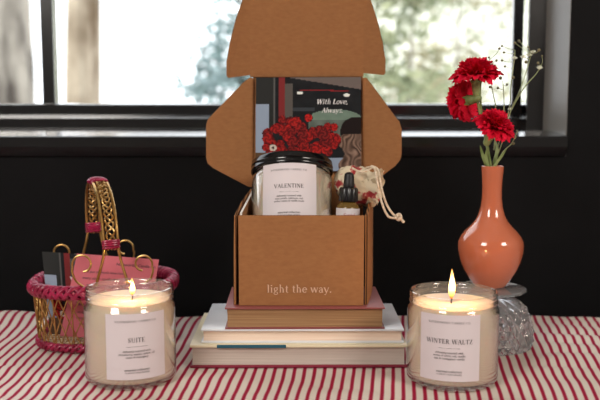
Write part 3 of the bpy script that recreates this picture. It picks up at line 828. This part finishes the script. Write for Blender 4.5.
lathe(bm, [(r_, z) for r_, z in inner]+outer+dome, 176, rfun=lambda r, z, a: cut(r, z, a) if z > .0014 and (r > .0415 or z > .0485) and not (r, z) in inner else r)
obj('cut_bowl', bm, CRYSTAL, t, ang=22)
t = empty('bud_vase', (VX, VY, TZ+.0702), label='glossy coral ceramic bottle vase holding red carnations', cat='vase')
bm = B()
vp = [(0, 0), (.0165, 0), (.0185, .0012), (.0200, .003), (.0262, .012), (.0315, .021), (.0355, .031), (.0378, .041), (.0385, .049), (.0378, .055), (.0350, .061), (.0300, .067), (.0240, .073), (.0190, .079), (.0155, .086), (.0130, .095), (.0117, .106), (.0114, .117), (.0119, .128), (.0127, .138), (.0131, .1425), (.0129, .1437), (.0120, .144), (.0112, .143), (.0104, .136), (.0099, .12), (.0099, .1), (0, .098)]
obj('vase_body', lathe(bm, vp, 64), VASEM, t, ang=60)

# ------------------------------------------------------------------ carnations
mouth = Vector((VX, VY, TZ+.0702+.144))
def petal(bm, base, axis, side_, th, L_, Wd, rnd, jag=.07):
    up = axis; out = side_; ac = up.cross(out).normalized()
    ns, nw = 6, 13; g = []
    ph = rnd.random()*6; fr = rnd.uniform(2.4, 3.6); amp = rnd.uniform(.10, .2)*Wd
    for i in range(ns+1):
        s = i/ns; row = []
        for j in range(nw):
            w = -1+2*j/(nw-1)
            ss = s*(1-.22*w*w)
            if i == ns: ss += (jag if j % 2 else -jag*.4)*(.6+.6*rnd.random())
            a = th*(.35+.65*ss)
            d = up*math.cos(a)+out*math.sin(a)
            nrm = up*(-math.sin(a))+out*math.cos(a)
            width = Wd*(.12+.88*ss**.8)
            row.append(bm.verts.new(base+d*L_*ss+ac*w*width+nrm*(amp*s*s*math.sin(fr*w*PI+ph)-Wd*.25*w*w*s)))
        g.append(row)
    for a, b in zip(g, g[1:]):
        for j in range(nw-1): bm.faces.new((a[j], a[j+1], b[j+1], b[j]))
def carnation(cpx, axis, L_, label, path, seed, spread=1.25, cal=.020, leaf=None):
    """cpx = point where petals leave the calyx"""
    rnd = random.Random(seed); axis = Vector(axis).normalized()
    t = empty('carnation', mouth, label=label, cat='flower', group='red carnations in the vase')
    c = cpx-mouth
    e1 = axis.orthogonal().normalized(); e2 = axis.cross(e1)
    bm = B()
    for n_, th, l in ((5, .16, .95), (8, .38, 1.0), (11, .68, 1.0), (13, .98, 1.0), (14, spread, 1.0)):
        for k in range(n_):
            a = 2*PI*(k+rnd.random()*.6)/n_
            petal(bm, c, axis, (e1*math.cos(a)+e2*math.sin(a)).normalized(), th*rnd.uniform(.85, 1.12), L_*l*rnd.uniform(.9, 1.08), L_*.44, rnd)
    obj('bloom', bm, RED, t, ang=180)
    bm = B(); d = (-axis)
    pth = [c+axis*.003, c+d*.001, c+d*cal*.5, c+d*cal*.85, c+d*cal]
    rr = [.0062, .0058, .0050, .0042, .0018]
    tube(bm, smooth_path(pth, 4), lambda q: rr[min(4, int(q*4))]*(1-(q*4) % 1)+rr[min(4, int(q*4)+1)]*((q*4) % 1), 14)
    for k in range(5):
        a = 2*PI*k/5; o_ = (e1*math.cos(a)+e2*math.sin(a)); q = c+o_*.0056
        ac = axis.cross(o_)
        bm.faces.new([bm.verts.new(v) for v in (q-ac*.003, q+ac*.003, q+axis*.007+o_*.0025)])
    obj('calyx', bm, GREEN, t)
    bm = B(); pts = [c+d*cal*.9]+[at(*p)-mouth for p in path]
    tube(bm, smooth_path(pts, 8), .0014, 8); obj('stem', bm, GREEN, t)
    for lf in (leaf or []):
        bm = B(); p = [at(*q)-mouth for q in lf]; sp = smooth_path(p, 6); N = len(sp)
        A, Bb = [], []
        for i, q in enumerate(sp):
            w = .0019*math.sin(PI*(.12+.88*i/(N-1)))+.0002
            A.append(bm.verts.new(q+Vector((-w, -.0004, 0)))); Bb.append(bm.verts.new(q+Vector((w, 0, 0))))
        for i in range(N-1): bm.faces.new((A[i], Bb[i], Bb[i+1], A[i+1]))
        obj('leaf', bm, GREEN, t)
    return t
carnation(at(476.5, 83, .978), (-.08, -.12, 1), .0300, 'full red carnation at the top of the bunch, above its green calyx',
          [(481, 118, .985), (486, 140, .984), (491, 170, .98), (492, 205, .978)], 21, spread=1.36, cal=.020)
carnation(at(470, 100, .986), (-.62, .55, -.15), .0265, 'red carnation hanging to the left, seen from behind its calyx',
          [(482, 116, .988), (486, 134, .984), (490, 168, .978), (490, 205, .978)], 33, spread=1.5, cal=.015)
carnation(at(492, 131, .962), (.25, -.45, .85), .0240, 'lowest red carnation, just above the vase mouth',
          [(488, 152, .968), (491, 168, .974), (491, 205, .976)], 5, spread=1.35, cal=.020,
          leaf=[[(487, 168, .972), (483, 156, .968), (480, 145, .966)], [(493, 168, .972), (500, 158, .97), (507, 148, .97)], [(489, 168, .97), (486, 158, .968), (487, 148, .965)], [(494, 167, .975), (497, 150, .978), (495, 140, .98)]])
# baby's breath
def sprig(main, buds, label):
    t = empty('baby_breath_sprig', mouth, label=label, cat='flower', group='sprigs of white filler flowers')
    paths = [smooth_path([at(*p)-mouth for p in m_], 10) for m_ in main]
    bm = B()
    for p in paths: tube(bm, p, lambda q: .0008-.00035*q, 6)
    for (x, y, Y, r_, k) in buds:
        b = at(x, y, Y)-mouth
        best = None
        for p in paths:
            for q in p:
                dz = b.z-q.z
                if dz < .004 and abs(b.x-q.x) < .02 and dz < -.002: continue
                s = (q-b).length+abs((q-b).length-.016)*.6+(0 if dz > 0 else .05)
                if best is None or s < best[0]: best = (s, q)
        q = best[1]
        tube(bm, smooth_path([q, q*.45+b*.55+Vector((.0012, 0, -.001)), b], 4), .00032, 5)
    obj('stalks', bm, DRYG, t)
    for i, (x, y, Y, r_, k) in enumerate(buds):
        b = at(x, y, Y)-mouth; rnd = random.Random(i*7+3); bm = B(); r_ = r_*(1.35 if k else 1.25)
        if k == 0:
            lathe(bm, [(0, -r_), (r_*.7, -r_*.6), (r_, 0), (r_*.7, r_*.7), (0, r_)], 8)
            for v in bm.verts: v.co += b
            obj('bud', bm, BUD, t)
        else:
            bmesh.ops.create_icosphere(bm, subdivisions=1, radius=r_*.5, matrix=Matrix.Translation(b))
            for j in range(22):
                d = Vector([rnd.gauss(0, 1) for _ in range(3)]).normalized(); d.z = abs(d.z)*.8-.1
                s = d.orthogonal().normalized(); c = b+d*r_*.35
                bm.faces.new([bm.verts.new(c+v) for v in (-d*r_*.3, s*r_*.4, d*r_*.75, -s*r_*.4)])
            o_ = obj('blossom', bm, PETAL, t, smooth=False)
sprig([[(493, 206, .976), (494, 168, .976), (503, 140, .985), (511, 110, .995), (520, 90, .996), (528, 66, .995), (531, 54, .995)],
       [(511, 110, .995), (524, 88, .99), (536, 74, .99), (541, 66, .99)]],
      [(529, 55, .995, .0030, 1), (523, 57, .995, .0027, 1), (539.5, 68, .99, .0032, 1), (539, 50, .99, .0016, 0), (538, 63, .99, .0014, 0), (533, 52, .99, .0026, 1), (526, 62, .995, .0018, 0), (515, 43, 1.0, .0014, 0), (519, 41, 1.0, .0015, 0), (528, 47, .99, .0012, 0), (542, 56, .99, .0010, 0)],
      'sprig of tiny white blossoms reaching highest at the right of the carnations')
sprig([[(491, 206, .98), (492, 168, .978), (500, 140, .99), (509, 110, 1.0), (511, 85, 1.0), (514, 62, 1.0), (515, 50, 1.0)],
       [(500, 140, .99), (504, 108, 1.0), (503, 84, 1.0)], [(494, 150, .99), (496, 112, 1.0), (492, 88, 1.0), (489, 60, 1.0)],
       [(496, 166, .975), (503, 152, .97), (512, 143, .968), (517, 132, .966)]],
      [(514.5, 58, 1.0, .0026, 1), (499.5, 48.5, 1.0, .0014, 0), (502, 46, 1.0, .0012, 0), (504, 52.5, 1.0, .0012, 0), (496.5, 60.5, 1.0, .0014, 0), (502, 60.5, 1.0, .0013, 0), (505, 66.5, 1.0, .0013, 0), (489, 57.5, 1.0, .0012, 0), (500.5, 78, 1.0, .0019, 0),
       (507, 84.5, 1.0, .0014, 0), (498, 88, 1.0, .0014, 0), (490, 87, 1.0, .0014, 0), (513, 77.5, 1.0, .0017, 0), (510.5, 109, 1.0, .0024, 1), (515, 137, .968, .0014, 0), (513.5, 143.5, .968, .0014, 0), (517, 131, .966, .0012, 0)],
      'sprig of tiny brown buds and blossoms just behind the carnations')

# ------------------------------------------------------------------ basket
BX, BY = -.238, 1.0
th0 = R(20)
bk = empty('wire_basket', (BX, BY, TZ), label='gold wire gift basket with magenta woven rim and arched handle', cat='basket')
def ring_pt(t, a, b, n=2.7):
    c, s = math.cos(t), math.sin(t)
    x = a*abs(c)**(2/n)*(1 if c >= 0 else -1); y = b*abs(s)**(2/n)*(1 if s >= 0 else -1)
    ct, st = math.cos(R(6)), math.sin(R(6))
    return Vector((x*ct-y*st, x*st+y*ct, 0))
def ring_path(t, z):
    """outline at height z"""
    q = z/.07
    return ring_pt(t, .077+.005*q, .0625+.003*q)+Vector((0, 0, z))
def braid(bm, zc, rr, sr, strands, turns, a_off=0, N=420):
    for k in range(strands):
        pts = []
        for i in range(N):
            t = 2*PI*i/N
            c = ring_path(t, zc); o_ = Vector((c.x, c.y, 0)).normalized()
            ph = turns*t+2*PI*k/strands+a_off
            pts.append(c+o_*rr*math.cos(ph)+Vector((0, 0, rr*1.15*math.sin(ph))))
        tube(bm, pts, sr, 6, closed=True)
bm = B(); braid(bm, .0715, .0054, .0026, 3, 17); braid(bm, .0715, .0050, .0024, 3, -17, .5); obj('woven_rim', bm, MAGENTA, bk, ang=60)
bm = B(); braid(bm, .0060, .0030, .0021, 3, 22); braid(bm, .0065, .0028, .0019, 2, -22, .4); obj('woven_foot', bm, MAGENTA, bk, ang=60)
bm = B(); NW = 40
for k in range(NW):
    for sgn in (-1, 1):
        t0 = 2*PI*k/NW
        pts = [ring_path(t0+sgn*.34*q/8, .008+.060*q/8)+Vector((ring_path(t0, 0).x, ring_path(t0, 0).y, 0)).normalized()*(.0008*sgn) for q in range(9)]
        tube(bm, pts, .00075, 5)
for k in range(0, NW, 2):
    t0 = 2*PI*k/NW+.05
    tube(bm, [ring_path(t0, .006), ring_path(t0, .068)], .0009, 5)
obj('lattice_wall', bm, GOLD, bk)
bm = B()
for k in range(-9, 10):
    x = k*.0080
    y = .058*math.sqrt(max(0, 1-(abs(x)/.0765)**2.7))
    tube(bm, [(x, -y, .0045+.0012*(k % 2)), (x, 0, .0055), (x, y, .0045+.0012*(k % 2))], .0011, 5)
for k in range(-6, 7):
    y = k*.0092
    x = .074*math.sqrt(max(0, 1-(abs(y)/.06)**2.7))
    tube(bm, [(-x, y, .0050), (x, y, .0050)], .0010, 5)
obj('woven_base', bm, mat('pale_reed', rgb(214, 190, 150), .5), bk)
# handle: arch running from front to back
A_f = at(111.5, 250, .945)-Vector((BX, BY, TZ)); A_t = at(98, 180.5, 1.005)-Vector((BX, BY, TZ)); A_b = at(94, 233, 1.062)-Vector((BX, BY, TZ))
def arch(q):
    """q 0 front wrap .. 1 back wrap"""
    h = A_f.lerp(A_b, .5-.5*math.cos(PI*q)); top = (A_t-A_f.lerp(A_b, .5))
    s = math.sin(PI*q)
    return h+top*(s**.8 if s > 0 else 0)
across = Vector((1, .35, 0)).normalized()
arc_pts = [arch(i/40) for i in range(41)]
bm = B()
for s in (-1, 1):
    for off in (.0080,):
        pts = [p+across*s*off*(1 if True else 1) for p in arc_pts]
        fl_ = []
        if off > .006:
            f0 = pts[0]; fr0 = [f0+Vector((s*.012, -.002, -.050)), f0+Vector((s*.0085, -.001, -.034)), f0+Vector((s*.003, 0, -.015))]
            b0 = pts[-1]; bk0 = [b0+Vector((s*.003, 0, -.015)), b0+Vector((s*.0085, .001, -.034)), b0+Vector((s*.012, .002, -.048))]
            pts = smooth_path(fr0+[pts[0]], 5)[:-1]+pts+smooth_path([pts[-1]]+bk0, 5)[1:]
        tube(bm, pts, .0017, 8)
handle = obj('handle', bm, GOLD, bk)
bm = B()
for k in range(3):
    pts = []
    for i in range(161):
        q = i/160; p = arch(q); ph = q*2*PI*9+2*PI*k/3
        pr = (arch(min(1, q+.01))-arch(max(0, q-.01))).normalized(); nn = pr.cross(across)
        pts.append(p+across*.0046*math.sin(ph)+nn*.0018*math.cos(2*ph))
    tube(bm, pts, .0012, 6)
obj('braid', bm, GOLD, handle)
def wrap(q0, q1, nturn, wd, name='binding'):
    bm = B(); pts = []
    N = nturn*16
    for i in range(N+1):
        u = i/N; q = q0+(q1-q0)*u; p = arch(q)
        pr = (arch(min(1, q+.02))-arch(max(0, q-.02))).normalized(); nn = pr.cross(across)
        a = u*nturn*2*PI
        pts.append(p+across*wd*math.cos(a)+nn*.0032*math.sin(a))
    tube(bm, pts, .0014, 6); obj(name, bm, MAGENTA, handle)
wrap(0, .03, 4, .0092); wrap(.962, 1.0, 5, .0092); wrap(.42, .60, 8, .0094)
# scrolls
def scroll(c, r_, s, tail, Y):
    """curl with centre px c; s = +1 opens to the right"""
    m = at(c[0], c[1], Y)-Vector((BX, BY, TZ)); pts = []
    tl = [at(p[0], p[1], Y)-Vector((BX, BY, TZ)) for p in tail]
    for i in range(26):
        q = i/25; a = R(200)-q*R(285); rr = r_*(1-.30*q)
        pts.append(m+Vector((s*rr*math.cos(a), 0, rr*math.sin(a))))
    bm = B(); tube(bm, smooth_path(tl, 6)[:-1]+pts, .00125, 8); obj('scroll', bm, GOLD, bk)
scroll((82.5, 264.5), .0120, 1, [(84, 287, 0), (76, 281, 0), (72.5, 273, 0), (72, 268, 0)], .936)
scroll((143, 264), .0110, -1, [(142, 285, 0), (150, 279, 0), (152.5, 273, 0), (153, 268, 0)], .950)
scroll((61, 252.5), .0112, -1, [(62, 272, 0), (69, 267, 0), (70.5, 260, 0), (70, 256, 0)], 1.055)
scroll((125, 248), .0110, -1, [(124, 268, 0), (132, 262, 0), (134, 255, 0), (134, 251, 0)], 1.058)
# pink card
def plain_card(tl, tr, br, bl, lines):
    ctr = (tl+tr+br+bl)/4
    t = empty('message_card', ctr, label='pink card printed with small dark text, leaning inside the basket', cat='card')
    nrm = (tr-tl).cross(bl-tl).normalized()
    if nrm.y > 0: nrm = -nrm
    bm = B(); a = [bm.verts.new(p-ctr) for p in (tl, tr, br, bl)]; b = [bm.verts.new(p-ctr-nrm*.0004) for p in (tl, tr, br, bl)]
    bm.faces.new(a); bm.faces.new(b[::-1])
    for i in range(4): bm.faces.new((a[i], a[(i+1) % 4], b[(i+1) % 4], b[i]))
    obj('card_sheet', bm, PINKC, t, smooth=False)
    bm = B()
    ex = (tr-tl).normalized(); ey = (tl-bl).normalized()
    for s, size, u, v in lines:
        base = ((tl*(1-u)+tr*u)*(1-v)+(bl*(1-u)+br*u)*v)-ctr+nrm*.0004
        put(bm, plain_text(s, size), 0, 0, lambda x, y: base+ex*x+ey*y)
    obj('lettering', bm, INKD, t, smooth=False)
plain_card(at(77, 253.5, .985), at(159, 259.5, .992), at(146, 342, .966), at(60, 336, .960),
           [('Noteworthy Candle Co.', .0048, .74, .11), ('We put so much love into', .0045, .36, .22), ('every single candle that', .0045, .34, .30), ('with care and intention', .0045, .4, .38), ('Take a moment', .0055, .28, .62), ('to light the way and', .0038, .3, .71), ('enjoy your candle', .0038, .28, .78), ('with love', .0038, .26, .85)])

# ------------------------------------------------------------------ light, world, camera
w = bpy.data.worlds.new('World'); sc.world = w; w.use_nodes = True
bg = w.node_tree.nodes['Background']; bg.inputs[0].default_value = (.92, .96, 1, 1); bg.inputs[1].default_value = 2.8
sun = bpy.data.lights.new('sun', 'SUN'); sun.energy = 2.2; sun.angle = R(3); sun.color = (1, .95, .86)
so = bpy.data.objects.new('sun', sun); C.objects.link(so); so.rotation_euler = (R(52), 0, R(-62))
def area(name, loc, target, size, energy, color, sy=None):
    l = bpy.data.lights.new(name, 'AREA'); l.energy = energy; l.color = color; l.size = size
    if sy: l.shape = 'RECTANGLE'; l.size_y = sy
    o = bpy.data.objects.new(name, l); C.objects.link(o); o.location = loc
    o.rotation_euler = (Vector(target)-Vector(loc)).to_track_quat('-Z', 'Y').to_euler()
    return o
area('softbox_left', (-1.1, -.7, 2.0), (0, .95, .85), .7, 24, (1, .94, .87))
area('softbox_right', (1.2, -.3, 1.7), (0.1, .95, .85), .5, 13, (1, .9, .8))
cam = bpy.data.cameras.new('camera'); co = bpy.data.objects.new('camera', cam); C.objects.link(co)
cam.sensor_width = 36; cam.lens = F*36/600
co.location = (0, 0, TZ+H); co.rotation_euler = (PI/2-P, 0, 0)
cam.dof.use_dof = True; cam.dof.focus_distance = .91; cam.dof.aperture_fstop = 5.6
cam.clip_start = .01
sc.camera = co
sc.view_settings.view_transform = 'Standard'; sc.view_settings.look = 'None'
sc.cycles.max_bounces = 12; sc.cycles.transmission_bounces = 10; sc.cycles.transparent_max_bounces = 16
sc.cycles.caustics_reflective = True; sc.cycles.caustics_refractive = True
sc.cycles.sample_clamp_indirect = 6
